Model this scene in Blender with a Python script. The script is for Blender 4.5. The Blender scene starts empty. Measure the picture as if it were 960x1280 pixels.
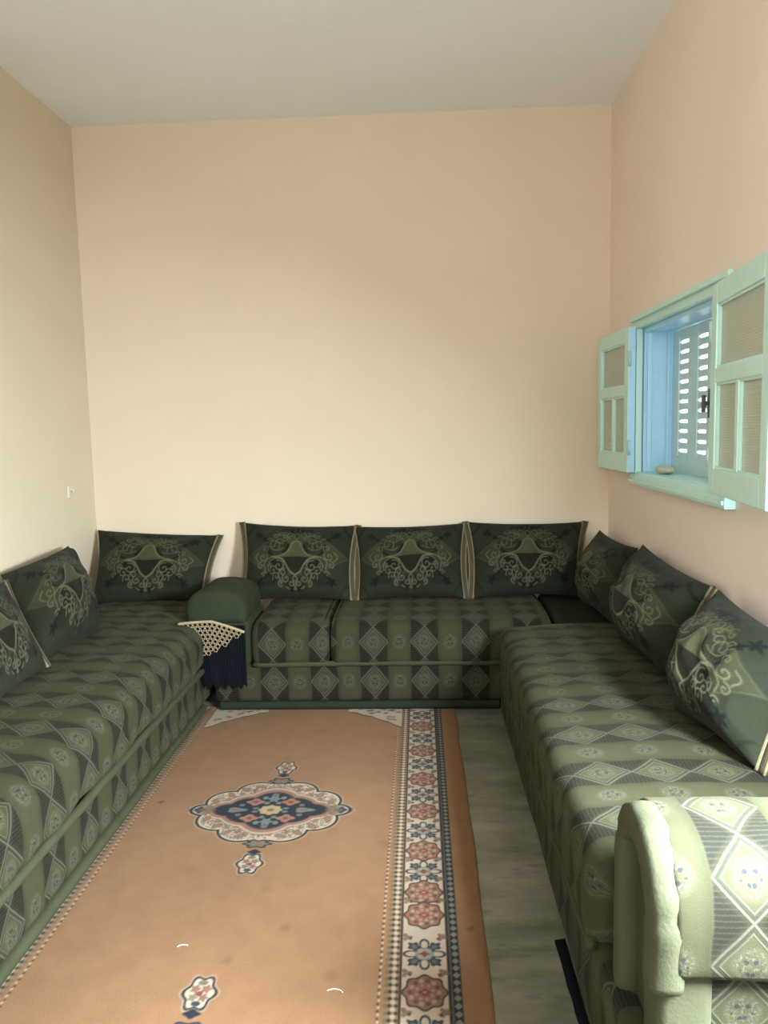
import bpy, math, random
import numpy as np
from mathutils import Vector, Matrix, noise

S = bpy.context.scene
COL = S.collection
random.seed(4)

# ------------------------------------------------------------------ camera
F, PITCH, YAW, ROLL, CAM_H = 969.5, .1107, -.0476, -.0234, 1.4
cam = bpy.data.objects.new('camera', bpy.data.cameras.new('camera'))
COL.objects.link(cam); S.camera = cam
cam.data.sensor_fit = 'VERTICAL'; cam.data.sensor_height = 24.0
cam.data.lens = F / 1280 * 24.0
cam.data.clip_start = .02
_fw = Vector((math.sin(YAW), math.cos(YAW), 0)); _rt = Vector((math.cos(YAW), -math.sin(YAW), 0)); _up = Vector((0, 0, 1))
_f = _fw * math.cos(PITCH) - _up * math.sin(PITCH); _u = _up * math.cos(PITCH) + _fw * math.sin(PITCH)
_r = _rt * math.cos(ROLL) + _u * math.sin(ROLL); _u = _u * math.cos(ROLL) - _rt * math.sin(ROLL)
cam.matrix_world = Matrix(((_r.x, _u.x, -_f.x, 0), (_r.y, _u.y, -_f.y, 0), (_r.z, _u.z, -_f.z, CAM_H), (0, 0, 0, 1)))

# ------------------------------------------------------------------ sky, daylight, exposure
w = bpy.data.worlds.new('sky'); S.world = w; w.use_nodes = True
bg = w.node_tree.nodes['Background']
bg.inputs['Color'].default_value = (.88, .95, 1.0, 1); bg.inputs['Strength'].default_value = 5.0


def area(name, loc, target, sx, sy, power, color, spread=180):
    l = bpy.data.lights.new(name, 'AREA'); l.shape = 'RECTANGLE'; l.size = sx; l.size_y = sy
    l.energy = power; l.color = color; l.spread = math.radians(spread)
    o = bpy.data.objects.new(name, l); COL.objects.link(o)
    o.location = loc
    o.rotation_euler = (Vector(target) - Vector(loc)).to_track_quat('-Z', 'Z').to_euler()
    return o


# daylight: a small window in the right wall beside the photographer, and an added wide fill lamp in an unseen front opening behind
area('daylight_side_window', (1.14, .90, 1.25), (.62, 1.28, .50), .58, .60, 255, (.82, .925, 1.0), 140)
area('added_front_fill', (-.35, -.66, 1.75), (-.35, 4, 1.75), 1.4, 1.2, 37, (1.0, .96, .88))

S.view_settings.view_transform = 'Standard'; S.view_settings.look = 'None'
S.view_settings.gamma = 1.0; S.view_settings.exposure = 0.0
S.cycles.max_bounces = 12; S.cycles.diffuse_bounces = 8


# ------------------------------------------------------------------ node expressions
class X:
    nt = None

    def __init__(s, k): s.k = k

    @staticmethod
    def m(op, *a):
        n = X.nt.nodes.new('ShaderNodeMath'); n.operation = op
        for i, v in enumerate(a):
            if isinstance(v, X): X.nt.links.new(v.k, n.inputs[i])
            else: n.inputs[i].default_value = float(v)
        return X(n.outputs[0])

    def __add__(s, o): return X.m('ADD', s, o)
    __radd__ = __add__
    def __sub__(s, o): return X.m('SUBTRACT', s, o)
    def __rsub__(s, o): return X.m('SUBTRACT', o, s)
    def __mul__(s, o): return X.m('MULTIPLY', s, o)
    __rmul__ = __mul__
    def __truediv__(s, o): return X.m('DIVIDE', s, o)
    def abs(s): return X.m('ABSOLUTE', s)
    def fr(s): return X.m('FRACT', s)
    def clamp(s): return X.m('MINIMUM', X.m('MAXIMUM', s, 0), 1)


def mn(a, b): return X.m('MINIMUM', a, b)
def mx(a, b): return X.m('MAXIMUM', a, b)
def below(a, edge, soft): return ((edge - a) / soft + .5).clamp()      # 1 where a < edge


def new_mat(name, rough=.6):
    m = bpy.data.materials.new(name); m.use_nodes = True
    X.nt = m.node_tree
    b = m.node_tree.nodes['Principled BSDF']; b.inputs['Roughness'].default_value = rough
    return m, b


def node(t, **kw):
    n = X.nt.nodes.new(t)
    for k, v in kw.items():
        if k in n.inputs.keys():
            if isinstance(v, X): X.nt.links.new(v.k, n.inputs[k])
            elif hasattr(v, 'is_output'): X.nt.links.new(v, n.inputs[k])
            else: n.inputs[k].default_value = v
        else: setattr(n, k, v)
    return n


def mix(a, b, f):
    n = X.nt.nodes.new('ShaderNodeMix'); n.data_type = 'RGBA'
    for i, v in ((0, f), (6, a), (7, b)):
        if isinstance(v, X): X.nt.links.new(v.k, n.inputs[i])
        elif hasattr(v, 'is_output'): X.nt.links.new(v, n.inputs[i])
        elif i == 0: n.inputs[i].default_value = v
        else: n.inputs[i].default_value = (*v, 1)
    return n.outputs[2]


def noise_x(vec, scale, detail=3, rough=.55):
    n = node('ShaderNodeTexNoise', Scale=scale, Detail=detail, Roughness=rough)
    if vec is not None: X.nt.links.new(vec, n.inputs['Vector'])
    return X(n.outputs[0])


def obj_coord(): return X.nt.nodes.new('ShaderNodeTexCoord').outputs['Object']


def bump(b, h, strength, dist=.002):
    n = node('ShaderNodeBump', Strength=strength, Distance=dist, Height=h)
    X.nt.links.new(n.outputs[0], b.inputs['Normal'])


def set_col(b, s): X.nt.links.new(s, b.inputs['Base Color'])


def plain(name, c, rough=.6, var=.15, scale=14, bs=.15, sheen=0, fine=220):
    m, b = new_mat(name, rough); oc = obj_coord()
    n1 = noise_x(oc, scale, 4)
    set_col(b, mix([v * (1 - var) for v in c], [v * (1 + var) for v in c], n1))
    bump(b, noise_x(oc, fine, 2), bs)
    if sheen:
        b.inputs['Specular IOR Level'].default_value = .08
        b.inputs['Sheen Weight'].default_value = sheen; b.inputs['Sheen Roughness'].default_value = .4
        b.inputs['Sheen Tint'].default_value = (*[min(1, v * 3 + .1) for v in c], 1)
    return m


def plaster(name, c):
    m, b = new_mat(name, .75); oc = obj_coord()
    a = noise_x(oc, 1.3, 4, .6); d = noise_x(oc, 9, 5, .65)
    k = mix([v * .93 for v in c], [v * 1.05 for v in c], a)
    set_col(b, mix(k, [v * .97 for v in c], below(d, .45, .2) * .5))
    bump(b, noise_x(oc, 60, 4, .6) * .6 + noise_x(oc, 7, 3) * 1.4, .22, .004)
    return m


def fabric(name, light, dark, line, stripe_p=.25, vp=.158, ink=(.012, .014, .02)):
    """woven upholstery: plain bands alternating with bands of chained lace diamonds; UV in metres"""
    m, b = new_mat(name, .85)
    uv = X.nt.nodes.new('ShaderNodeUVMap').outputs[0]
    sp = node('ShaderNodeSeparateXYZ'); X.nt.links.new(uv, sp.inputs[0])
    oc = obj_coord()
    wob = (noise_x(oc, 6, 2) - .5) * .02
    u, v = X(sp.outputs[0]) + wob, X(sp.outputs[1]) + (noise_x(oc, 5, 2) - .5) * .02
    x = ((u / stripe_p).fr() - .5) * stripe_p
    V = ((v / vp).fr() - .5) * vp
    ax, aV = x.abs(), V.abs()
    hb, hv = stripe_p * .27, vp * .5
    d = ax / hb + aV / hv - 1.0
    inband = below(ax, hb, .006)
    g1 = noise_x(uv, 420, 3, .8); g2 = noise_x(uv, 130, 4, .75)
    tri = inband * below(0.0 - d, .02, .55)                              # dark triangles beside the crossings
    l1 = below(d.abs(), .045, .04); l2 = below((d + .22).abs(), .028, .035); l3 = below((d + .12).abs(), .03, .05)
    lines = inband * mx(l1, l2 * .8)
    dia = inband * below(d, -.04, .08)
    # lace flowers: in the diamonds and, in the same rows, in the plain bands
    xl = mn(ax, stripe_p * .5 - ax)
    r = X.m('SQRT', (xl / .031) * (xl / .031) + (V / .036) * (V / .036)) + (g2 - .5) * .5
    inr = below(r, 1.0, .5)
    lace = below(.56 - g2, 0.0, .10) * inr
    ring = below((r - .85).abs(), .10, .12)

    def dot(cx, cy, rr):
        dx, dy = (x.abs() - stripe_p * .25).abs() - (stripe_p * .25 - cx), V - cy
        return below(X.m('SQRT', dx * dx + dy * dy) + (g2 - .5) * .006, rr, .002)
    dots = mx(dot(.009, .010, .0044), mx(dot(.004, -.013, .0040), dot(.017, -.004, .0022)))
    st = below(((v * 95).fr() - .5).abs(), .17, .12) * below(g1, .5, .2)     # stippled weave rows
    big = noise_x(oc, 3.2, 3); mid = noise_x(oc, 26, 4, .7)
    base = mix([c * .70 for c in light], [c * 1.30 for c in light], big * .4 + mid * .3 + g1 * .3)
    edge = below((ax - hb * 1.02).abs(), hb * .04, hb * .5) * .5
    col = mix(base, line, inr * .06)
    col = mix(col, dark, mx(tri * .92, edge))
    col = mix(col, line, mn(lines * .30 + lace * .36 + ring * .06 + st * tri * .12, .85))
    col = mix(col, ink, mx(dots * .85, inband * l3 * .45))
    set_col(b, col)
    bump(b, lines * .8 + lace * .6 + tri * -.5 + g1 * 1.2 + mid * .8, .4, .0022)
    b.inputs['Sheen Weight'].default_value = .03; b.inputs['Sheen Roughness'].default_value = .5
    b.inputs['Sheen Tint'].default_value = (.8, .8, .5, 1); b.inputs['Specular IOR Level'].default_value = .15
    return m


def vcol(name, rough=.9, grain=.25, scale=260, sheen=.1, bs=.35):
    m, b = new_mat(name, rough); oc = obj_coord()
    a = X.nt.nodes.new('ShaderNodeAttribute'); a.attribute_name = 'Col'
    n = noise_x(oc, scale, 3, .7); n2 = noise_x(oc, 12, 4)
    hs = X.nt.nodes.new('ShaderNodeHueSaturation')
    X.nt.links.new(a.outputs['Color'], hs.inputs['Color'])
    X.nt.links.new((1.0 + (n - .5) * (grain * 2) + (n2 - .5) * grain).k, hs.inputs['Value'])
    set_col(b, hs.outputs[0])
    bump(b, n + n2 * .6, bs, .003)
    b.inputs['Sheen Weight'].default_value = sheen; b.inputs['Specular IOR Level'].default_value = .15
    return m


M = {
    'wall_back': plaster('cream_plaster', (.70, .60, .455)),
    'wall_left': plaster('cream_plaster_left', (.66, .58, .435)),
    'wall_right': plaster('lightened_plaster_right', (.80, .68, .60)),  # pinkish cream, base colour lightened to offset the weaker daylight on this wall
    'ceiling': plaster('white_plaster', (.84, .87, .90)),
    'fabric': fabric('green_diamond_upholstery', (.032, .0325, .0150), (.0056, .0056, .0034), (.125, .135, .102)),
    'velvet': plain('green_velvet', (.040, .044, .023), .9, .25, 12, .3, .05, 150),
    'velvet_pale': plain('sage_velvet', (.055, .058, .034), .85, .25, 14, .4, .04, 130),
    'arm_velvet': plain('moss_velvet', (.024, .032, .017), .9, .35, 14, .4, .05, 150),
    'dark_velvet': plain('dark_green_velvet', (.017, .023, .014), .9, .3, 12, .3, .03, 150),
    'tan_cord': plain('straw_braid', (.15, .122, .066), .85, .35, 160, .6),
    'brown_band': plain('olive_brown_braid', (.045, .038, .018), .85, .3, 160, .5),
    'mint': plain('mint_gloss_paint', (.52, .77, .72), .35, .07, 22, .12, 0, 60),
    'blue': plain('sky_blue_gloss_paint', (.40, .66, .84), .32, .07, 22, .12, 0, 60),
    'shutter': plain('grey_blue_paint', (.50, .66, .68), .4, .08, 20, .12, 0, 60),
    'hinge': plain('painted_hinge', (.42, .60, .66), .4, .08, 50, .1),
    'iron': plain('tarnished_iron', (.06, .055, .06), .5, .3, 60, .3),
    'stone': plain('worn_stone', (.52, .53, .42), .8, .2, 30, .4),
    'white': plain('white_plastic', (.64, .58, .47), .5, .05, 40, .1),
    'navy': plain('navy_knit', (.0035, .0045, .0065), .95, .3, 60, .5, .01),
    'beige': plain('beige_crochet_yarn', (.32, .25, .15), .9, .2, 150, .5),
    'cushion': vcol('cushion_jacquard', .85, .34, 300, .02),
    'rug': vcol('wool_rug_pile', .95, .34, 330, .02, .5),
}


def floor_mat():
    m, b = new_mat('grey_green_marble', .38)
    oc = obj_coord()
    mp = node('ShaderNodeMapping'); X.nt.links.new(oc, mp.inputs[0]); mp.inputs['Scale'].default_value = (2.0, 5.5, 1)
    n = noise_x(mp.outputs[0], 1.1, 6, .62); f = noise_x(oc, 90, 4, .7)
    c = mix((.080, .092, .058), (.215, .195, .150), ((n - .36) * 3.2).clamp())
    c = mix(c, (.05, .07, .05), below(noise_x(mp.outputs[0], 2.3, 5, .6), .41, .1) * .6)
    set_col(b, mix(c, (.24, .23, .18), ((f - .55) * 2.5).clamp() * .5))
    bump(b, f, .08)
    return m


def pane_mat():
    m, b = new_mat('ribbed_glass', .12)
    oc = obj_coord(); sp = node('ShaderNodeSeparateXYZ'); X.nt.links.new(oc, sp.inputs[0])
    z = X(sp.outputs[2])
    set_b = (.62, .68, .58, 1)
    b.inputs['Base Color'].default_value = set_b
    b.inputs['Transmission Weight'].default_value = .42; b.inputs['IOR'].default_value = 1.3
    b.inputs['Roughness'].default_value = .25
    bump(b, X.m('SINE', z * 780) * .5 + noise_x(oc, 60, 2) * .4, .35, .002)
    return m


M['floor'] = floor_mat(); M['pane'] = pane_mat()


# ------------------------------------------------------------------ object helpers
def root_loc(o):
    while o.parent: o = o.parent
    return Vector(o.location)


def mesh_obj(name, verts, faces, mat, parent=None, base=None, smooth=True, uv=None, col=None, mats=None, fmat=None):
    """verts in world metres; parts sit at their root's origin"""
    base = root_loc(parent) if parent else Vector(base if base is not None else (0, 0, 0))
    V = np.asarray(verts, dtype=np.float64) - np.array(base)
    me = bpy.data.meshes.new(name); me.from_pydata(V.tolist(), [], faces)
    for mm in (mats or [mat]): me.materials.append(mm)
    if fmat is not None: me.polygons.foreach_set('material_index', fmat)
    me.polygons.foreach_set('use_smooth', [smooth] * len(me.polygons))
    if uv is not None:
        l = me.uv_layers.new(name='UVMap'); li = np.empty(len(me.loops), np.int32); me.loops.foreach_get('vertex_index', li)
        l.data.foreach_set('uv', np.asarray(uv, np.float32)[li].ravel())
    if col is not None:
        a = me.color_attributes.new('Col', 'FLOAT_COLOR', 'POINT')
        c = np.ones((len(V), 4), np.float32); c[:, :3] = col; a.data.foreach_set('color', c.ravel())
    o = bpy.data.objects.new(name, me); COL.objects.link(o)
    if parent: o.parent = parent
    else: o.location = base
    return o


def tag(o, label, cat, group=None):
    o['label'] = label; o['category'] = cat
    if group: o['group'] = group
    return o


def thing(name, loc, label=None, cat=None, group=None):
    o = bpy.data.objects.new(name, None); COL.objects.link(o); o.location = loc; o.empty_display_size = .1
    if label: tag(o, label, cat, group)
    return o


def structure(o): o['kind'] = 'structure'; return o


class MB:
    """collects boxes for one mesh"""
    def __init__(s): s.v, s.f = [], []

    def box(s, x0, x1, y0, y1, z0, z1, bev=0.0):
        n = len(s.v)
        if bev <= 0:
            s.v += [(x, y, z) for z in (z0, z1) for y in (y0, y1) for x in (x0, x1)]
            s.f += [[n + i for i in q] for q in ((0, 2, 3, 1), (4, 5, 7, 6), (0, 1, 5, 4), (2, 6, 7, 3), (0, 4, 6, 2), (1, 3, 7, 5))]
            return s
        import bmesh
        bm = bmesh.new(); bmesh.ops.create_cube(bm, size=1)
        for v in bm.verts: v.co = Vector(((x0 + x1) / 2 + v.co.x * (x1 - x0), (y0 + y1) / 2 + v.co.y * (y1 - y0), (z0 + z1) / 2 + v.co.z * (z1 - z0)))
        bmesh.ops.bevel(bm, geom=bm.edges[:] + bm.verts[:], offset=bev, segments=2, affect='EDGES', profile=.6)
        bm.verts.index_update()
        s.v += [tuple(v.co) for v in bm.verts]; s.f += [[n + v.index for v in f.verts] for f in bm.faces]
        bm.free(); return s

    def rot(s, piv, ang):
        c, si = math.cos(ang), math.sin(ang)
        s.v = [(piv[0] + (x - piv[0]) * c - (y - piv[1]) * si, piv[1] + (x - piv[0]) * si + (y - piv[1]) * c, z) for x, y, z in s.v]
        return s

    def build(s, name, mat, parent=None, base=None, smooth=False, **k):
        return mesh_obj(name, s.v, s.f, mat, parent, base, smooth, **k)


def resample(P, step, closed=True):
    P = np.asarray(P, float); Q = np.vstack([P, P[:1]]) if closed else P
    L = np.r_[0, np.cumsum(np.linalg.norm(np.diff(Q, axis=0), axis=1))]
    n = max(6, int(round(L[-1] / step))); t = np.linspace(0, L[-1], n + 1)
    R = np.stack([np.interp(t, L, Q[:, i]) for i in range(Q.shape[1])], 1)
    return R[:-1] if closed else R


def rrect(p0, p1, q0, q1, r, crown=0.0, rb=None):
    """rounded rectangle outline that starts low on the p0 side, goes up, over the top and down the p1 side"""
    rb = r if rb is None else rb
    out = []
    for cx, cy, rr, a0 in ((p0 + rb, q0 + rb, rb, 270), (p0 + r, q1 - r, r, 180), (p1 - r, q1 - r, r, 90), (p1 - rb, q0 + rb, rb, 0)):
        for k in range(7):
            a = math.radians(a0 - 90 * k / 6)
            out.append((cx + rr * math.cos(a), cy + rr * math.sin(a)))
    pc, hw, qm = (p0 + p1) / 2, (p1 - p0) / 2, (q0 + q1) / 2
    out = resample(out, .014)
    if crown:
        k = np.clip((out[:, 1] - qm) / max(q1 - qm, 1e-6), 0, 1)
        out[:, 1] += crown * k * (1 - ((out[:, 0] - pc) / hw) ** 2)
    return out


def fbm(p, s, seed=0):
    q = Vector((p[0] * s + seed, p[1] * s + seed * .37, p[2] * s - seed * .71))
    return noise.noise(q) + .5 * noise.noise(q * 2.1)


def sweep(name, prof, axis, a0, a1, mat, parent, step=.02, r=.03, uvo=(0, 0), wr=.003, wscale=7, seed=1, base=None, flip_v=False):
    """closed outline prof (p, q = height) swept along axis from a0 to a1 with rounded ends"""
    prof = np.asarray(prof); n = len(prof)
    c = (prof.max(0) + prof.min(0)) / 2; hw = (prof.max(0) - prof.min(0)) / 2
    rings = []
    K = 5
    for k in range(K): t = k / K * math.pi / 2; rings.append((a0 + r * (1 - math.sin(t)), r * (1 - math.cos(t))))
    rings = [(a0 + r * (1 - math.sin(math.pi / 2 * k / K)), r * (1 - math.cos(math.pi / 2 * k / K))) for k in range(K, -1, -1)]
    m = max(1, int((a1 - a0 - 2 * r) / step))
    for k in range(1, m): rings.append((a0 + r + (a1 - a0 - 2 * r) * k / m, 0))
    rings += [(a1 - r * (1 - math.sin(math.pi / 2 * k / K)), r * (1 - math.cos(math.pi / 2 * k / K))) for k in range(0, K + 1)]
    # inset is largest at the tips
    arc = np.r_[0, np.cumsum(np.linalg.norm(np.diff(prof, axis=0), axis=1))]
    V, U = [], []
    for a, ins in rings:
        sc = (hw - min(ins, min(hw) * .9)) / hw
        P = c + (prof - c) * sc
        for (p, q), v in zip(P, arc):
            co = (p, a, q) if axis == 'y' else (a, p, q)
            V.append(co); U.append((a + uvo[0], (-v if flip_v else v) + uvo[1]))
    V = np.array(V)
    if wr:
        cen = np.array([(c[0], 0, c[1]) if axis == 'y' else (0, c[0], c[1])])
        N = V - cen
        N[:, 1 if axis == 'y' else 0] = 0
        N /= np.linalg.norm(N, axis=1)[:, None] + 1e-9
        d = np.array([fbm(p, wscale, seed) for p in V]) * wr
        V = V + N * d[:, None]
    F = []
    R = len(rings)
    for i in range(R - 1):
        for j in range(n):
            k = (j + 1) % n
            F.append((i * n + j, i * n + k, (i + 1) * n + k, (i + 1) * n + j))
    F = [f if axis == 'y' else f[::-1] for f in F]
    V = V.tolist()
    for i, a in ((0, a0), (R - 1, a1)):
        ci = len(V); V.append((c[0], a, c[1]) if axis == 'y' else (a, c[0], c[1])); U.append((a + uvo[0], uvo[1]))
        for j in range(n):
            k = (j + 1) % n
            f = (i * n + j, ci, i * n + k)
            if (i == 0) == (axis == 'y'): f = f[::-1]
            F.append(f[::-1])
    o = mesh_obj(name, V, F, mat, parent, base, True, uv=U)
    fix_normals(o)
    return o


def fix_normals(o):
    import bmesh
    bm = bmesh.new(); bm.from_mesh(o.data); bmesh.ops.recalc_face_normals(bm, faces=bm.faces[:]); bm.to_mesh(o.data); bm.free()


def tube(name, pts, rx, ry, mat, parent=None, side=None, base=None, seg=10, taper=None, **kw):
    """elliptical cord: rx along side, ry across it"""
    P = [Vector(p) for p in pts]; V, F = [], []
    n = len(P)
    for i, p in enumerate(P):
        t = (P[min(i + 1, n - 1)] - P[max(i - 1, 0)]).normalized()
        s = Vector(side) if side is not None else (Vector((0, 0, 1)) if abs(t.z) < .9 else Vector((1, 0, 0)))
        s = (s - t * s.dot(t)).normalized(); b = t.cross(s)
        k = taper(i / (n - 1)) if taper else 1
        for j in range(seg):
            a = 2 * math.pi * j / seg
            V.append(tuple(p + s * rx * k * math.cos(a) + b * ry * k * math.sin(a)))
    for i in range(n - 1):
        for j in range(seg):
            k = (j + 1) % seg
            F.append((i * seg + j, i * seg + k, (i + 1) * seg + k, (i + 1) * seg + j))
    F.append(tuple(range(seg))[::-1]); F.append(tuple((n - 1) * seg + j for j in range(seg)))
    o = mesh_obj(name, V, F, mat, parent, base, True, **kw)
    return o


# ------------------------------------------------------------------ the room
XL, XR, YB, YF, H = -1.904, 1.066, 4.441, -.5, 3.09
T = .30
structure(MB().box(XL - T, XR + T, YF - T, YB + T, -.15, 0).build('floor', M['floor']))
structure(MB().box(XL - T, XR + T, YF - T, YB + T, H, H + .15).build('ceiling', M['ceiling']))
structure(MB().box(XL - T, XR + T, YB, YB + T, 0, H).build('wall_back', M['wall_back']))
structure(MB().box(XL - T, XL, YF, YB, 0, H).build('wall_left', M['wall_left']))
WY0, WY1, WZ0, WZ1 = 2.735, 3.805, 1.135, 1.832          # window hole
TR = .172
structure(MB().box(XR, XR + TR, YF, .50, 0, H).box(XR, XR + TR, .50, 1.25, 1.66, H).box(XR, XR + TR, .50, 1.25, 0, .86).box(XR, XR + TR, 1.25, WY0, 0, H).box(XR, XR + TR, WY1, YB, 0, H)
          .box(XR, XR + TR, WY0, WY1, 0, WZ0).box(XR, XR + TR, WY0, WY1, WZ1, H).build('wall_right', M['wall_right']))
structure(MB().box(XL - T, -1.08, YF - .1, YF, 0, H).box(.38, XR + T, YF - .1, YF, 0, H)
          .box(-1.08, .38, YF - .1, YF, 2.38, H).box(-1.08, .38, YF - .1, YF, 0, 1.12)
          .build('wall_front', M['wall_left']))

# ------------------------------------------------------------------ window
win = thing('window_1', (XR, 3.25, WZ0)); win['kind'] = 'structure'
fx0, fx1 = 1.036, 1.066
b = MB()
b.box(fx0, fx1, 2.665, 3.845, 1.828, 1.878, .004)
b.box(fx0, fx1, 3.79, 3.845, 1.145, 1.828, .004)
b.box(fx0, fx1, 2.665, 2.745, 1.145, 1.828, .004)
b.build('casing', M['mint'], win)
MB().box(1.018, 1.036, 2.655, 3.855, 1.862, 1.886, .004).build('casing_cap', M['mint'], win)
MB().box(1.026, 1.066, 2.66, 3.85, 1.09, 1.145, .005).build('apron_board', M['mint'], win)
MB().box(1.017, 1.026, 2.665, 3.845, 1.104, 1.12, .003).build('apron_bead', M['mint'], win)
j = MB()
j.box(1.07, 1.237, 3.78, 3.8045, WZ0, WZ1 - .001); j.box(1.07, 1.237, 2.7355, 2.76, WZ0, WZ1 - .001)
j.box(1.07, 1.237, 2.76, 3.78, 1.808, 1.8315)
j.build('jamb_lining', M['blue'], win)
MB().box(1.04, 1.237, 2.76, 3.78, 1.1355, 1.152, .003).build('sill_board', M['mint'], win)
jb = MB(); jb.box(1.085, 1.105, 3.768, 3.78, 1.152, 1.808, .003); jb.box(1.175, 1.19, 3.765, 3.78, 1.152, 1.808, .003)
jb.build('jamb_rebate', M['blue'], win)


def shutter(y1, y0, latch):
    """one outer shutter leaf from y1 (far) to y0 with two columns of slats"""
    x0, x1 = 1.20, 1.211
    k = (y1 - y0) / .525
    c1, c2 = (y1 - .100 * k, y1 - .225 * k), (y1 - .335 * k, y1 - .450 * k)
    z0, z1 = 1.152, 1.806
    zt, zb = 1.7695, 1.2335
    s = MB()
    s.box(x0, x1, c1[0], y1, z0, z1, .003); s.box(x0, x1, c2[0], c1[1], z0, z1, .003); s.box(x0, x1, y0, c2[1], z0, z1, .003)
    for a in (c1, c2): s.box(x0 + .001, x1 - .001, a[1], a[0], zt, z1); s.box(x0 + .001, x1 - .001, a[1], a[0], z0, zb)
    leaf = s.build('shutter', M['shutter'], win)
    f = MB()
    for a in (c1, c2):
        f.box(x0 - .0025, x0, a[0] - .001, a[0] + .007, zb - .012, zt + .012); f.box(x0 - .0025, x0, a[1] - .007, a[1] + .001, zb - .012, zt + .012)
        f.box(x0 - .0025, x0, a[1], a[0], zt, zt + .009); f.box(x0 - .0025, x0, a[1], a[0], zb - .009, zb)
    f.build('shutter_bead', M['shutter'], leaf)
    pitch = (1.747 - 1.255) / 11
    for a in (c1, c2):
        wd = a[0] - a[1]; ym = (a[0] + a[1]) / 2
        me = None
        for i in range(13):
            zc = 1.747 + pitch / 2 - i * pitch
            if me is None:
                V, Fc = [], []
                n = 17
                for q in range(n):
                    t = -1 + 2 * q / (n - 1); g = .0074 * max(0, 1 - abs(t * 1.04) ** 5) ** .5
                    y = ym + t * wd / 2
                    for xx, sl in ((x0 + .003, -.000), (x0 + .006, .0)):
                        V.append((xx, y, zc + pitch / 2 - g + sl)); V.append((xx, y, zc - pitch / 2 + g + sl))
                for q in range(n - 1):
                    p, r_ = q * 4, q * 4 + 4
                    Fc += [(p, p + 1, r_ + 1, r_), (p + 3, p + 2, r_ + 2, r_ + 3), (p + 2, p, r_, r_ + 2), (p + 1, p + 3, r_ + 3, r_ + 1)]
                Fc += [(0, 2, 3, 1), (n * 4 - 4, n * 4 - 3, n * 4 - 1, n * 4 - 2)]
                o = mesh_obj('slat', V, Fc, M['shutter'], leaf, smooth=False); me = o.data
            else:
                o = bpy.data.objects.new('slat', me); COL.objects.link(o); o.parent = leaf
                o.location = (0, 0, -i * pitch)
    if latch:
        h = MB(); h.box(x0 - .010, x0, y0 + .020, y0 + .046, 1.40, 1.52, .003); h.box(x0 - .034, x0 - .010, y0 + .026, y0 + .040, 1.452, 1.468, .003)
        h.box(x0 - .036, x0 - .026, y0 + .018, y0 + .048, 1.425, 1.495, .004)
        la = h.build('latch', M['iron'], leaf); la['label'] = 'tarnished iron shutter latch'
        MB().box(x0 - .008, x0, y0 + .002, y0 + .012, 1.20, 1.76).build('latch_rod', M['shutter'], leaf)
    return leaf


shutter(3.7765, 3.240, True)
shutter(3.237, 2.762, False)


def sash(hy, dirn, ang, width, x_face):
    """casement leaf folded back on the wall; hy = hinge y, dirn = +1 opens away from the camera"""
    t = .036
    x0, x1 = x_face, x_face + t
    z0, z1 = 1.150, 1.836
    zm = z0 + (z1 - z0) * .565
    st = .062
    Y = lambda d: hy + dirn * d

    def bx(m, d0, d1, za, zb, xa=x0, xb=x1, bev=.004):
        a, c = sorted((Y(d0), Y(d1))); return m.box(xa, xb, a, c, za, zb, bev)
    piv = (x1, hy); A = ang * dirn
    fr = MB()
    bx(fr, 0, st, z0, z1); bx(fr, width - st, width, z0, z1)
    bx(fr, st, width - st, z0, z0 + .085); bx(fr, st, width - st, z1 - .070, z1); bx(fr, st, width - st, zm - .024, zm + .024)
    fr.rot(piv, A)
    leaf = fr.build('casement_sash', M['mint'], win)
    e = MB(); bx(e, -.003, .0005, z0 + .002, z1 - .002, x0 + .003, x1 - .002, 0); e.rot(piv, A); e.build('sash_edge', M['blue'], leaf)
    mid = MB(); bx(mid, width / 2 - .016, width / 2 + .016, z0 + .085, zm - .024, x0 + .003, x1 - .004); mid.rot(piv, A); mid.build('glazing_bar', M['mint'], leaf)
    for d0, d1, za, zb in ((st, width - st, zm + .024, z1 - .070), (st, width / 2 - .016, z0 + .085, zm - .024), (width / 2 + .016, width - st, z0 + .085, zm - .024)):
        p = MB(); bx(p, d0, d1, za, zb, x0 + .015, x0 + .019, 0); p.rot(piv, A); p.build('pane', M['pane'], leaf)
        bd = MB()
        for q in ((d0, d0 + .008, za, zb), (d1 - .008, d1, za, zb), (d0, d1, za, za + .008), (d0, d1, zb - .008, zb)): bx(bd, *q, x0 + .006, x0 + .015, 0)
        bd.rot(piv, A); bd.build('glazing_bead', M['mint'], leaf)
    for z in (z0 + .12, z1 - .15):
        hp = [(x0 + .004, hy - dirn * .012, z - .035), (x0 + .004, hy - dirn * .012, z + .035)]
        tube('hinge', hp, .008, .008, M['hinge'], leaf)
    return leaf


sash(3.765, 1, math.radians(2), .535, .990)
sash(2.672, -1, math.radians(6), .588, .975)

# small pale lump on the sill
V, Fc = [], []
nu, nv = 20, 10
for i in range(nv + 1):
    th = math.pi * i / nv
    for k in range(nu):
        a = 2 * math.pi * k / nu
        p = Vector((math.sin(th) * math.cos(a), math.sin(th) * math.sin(a), math.cos(th)))
        d = 1 + .10 * noise.noise(p * 1.6 + Vector((3, 1, 2)))
        V.append((1.115 + p.x * .036 * d, 3.585 + p.y * .085 * d, 1.171 + p.z * .021 * d * (1 + .3 * p.y)))
for i in range(nv):
    for k in range(nu):
        q = (k + 1) % nu; Fc.append((i * nu + k, (i + 1) * nu + k, (i + 1) * nu + q, i * nu + q))
tag(mesh_obj('stone', V, Fc, M['stone'], base=(1.115, 3.585, 1.152)), 'pale rounded stone lying on the sill of the blue-green window', 'stone')

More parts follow.
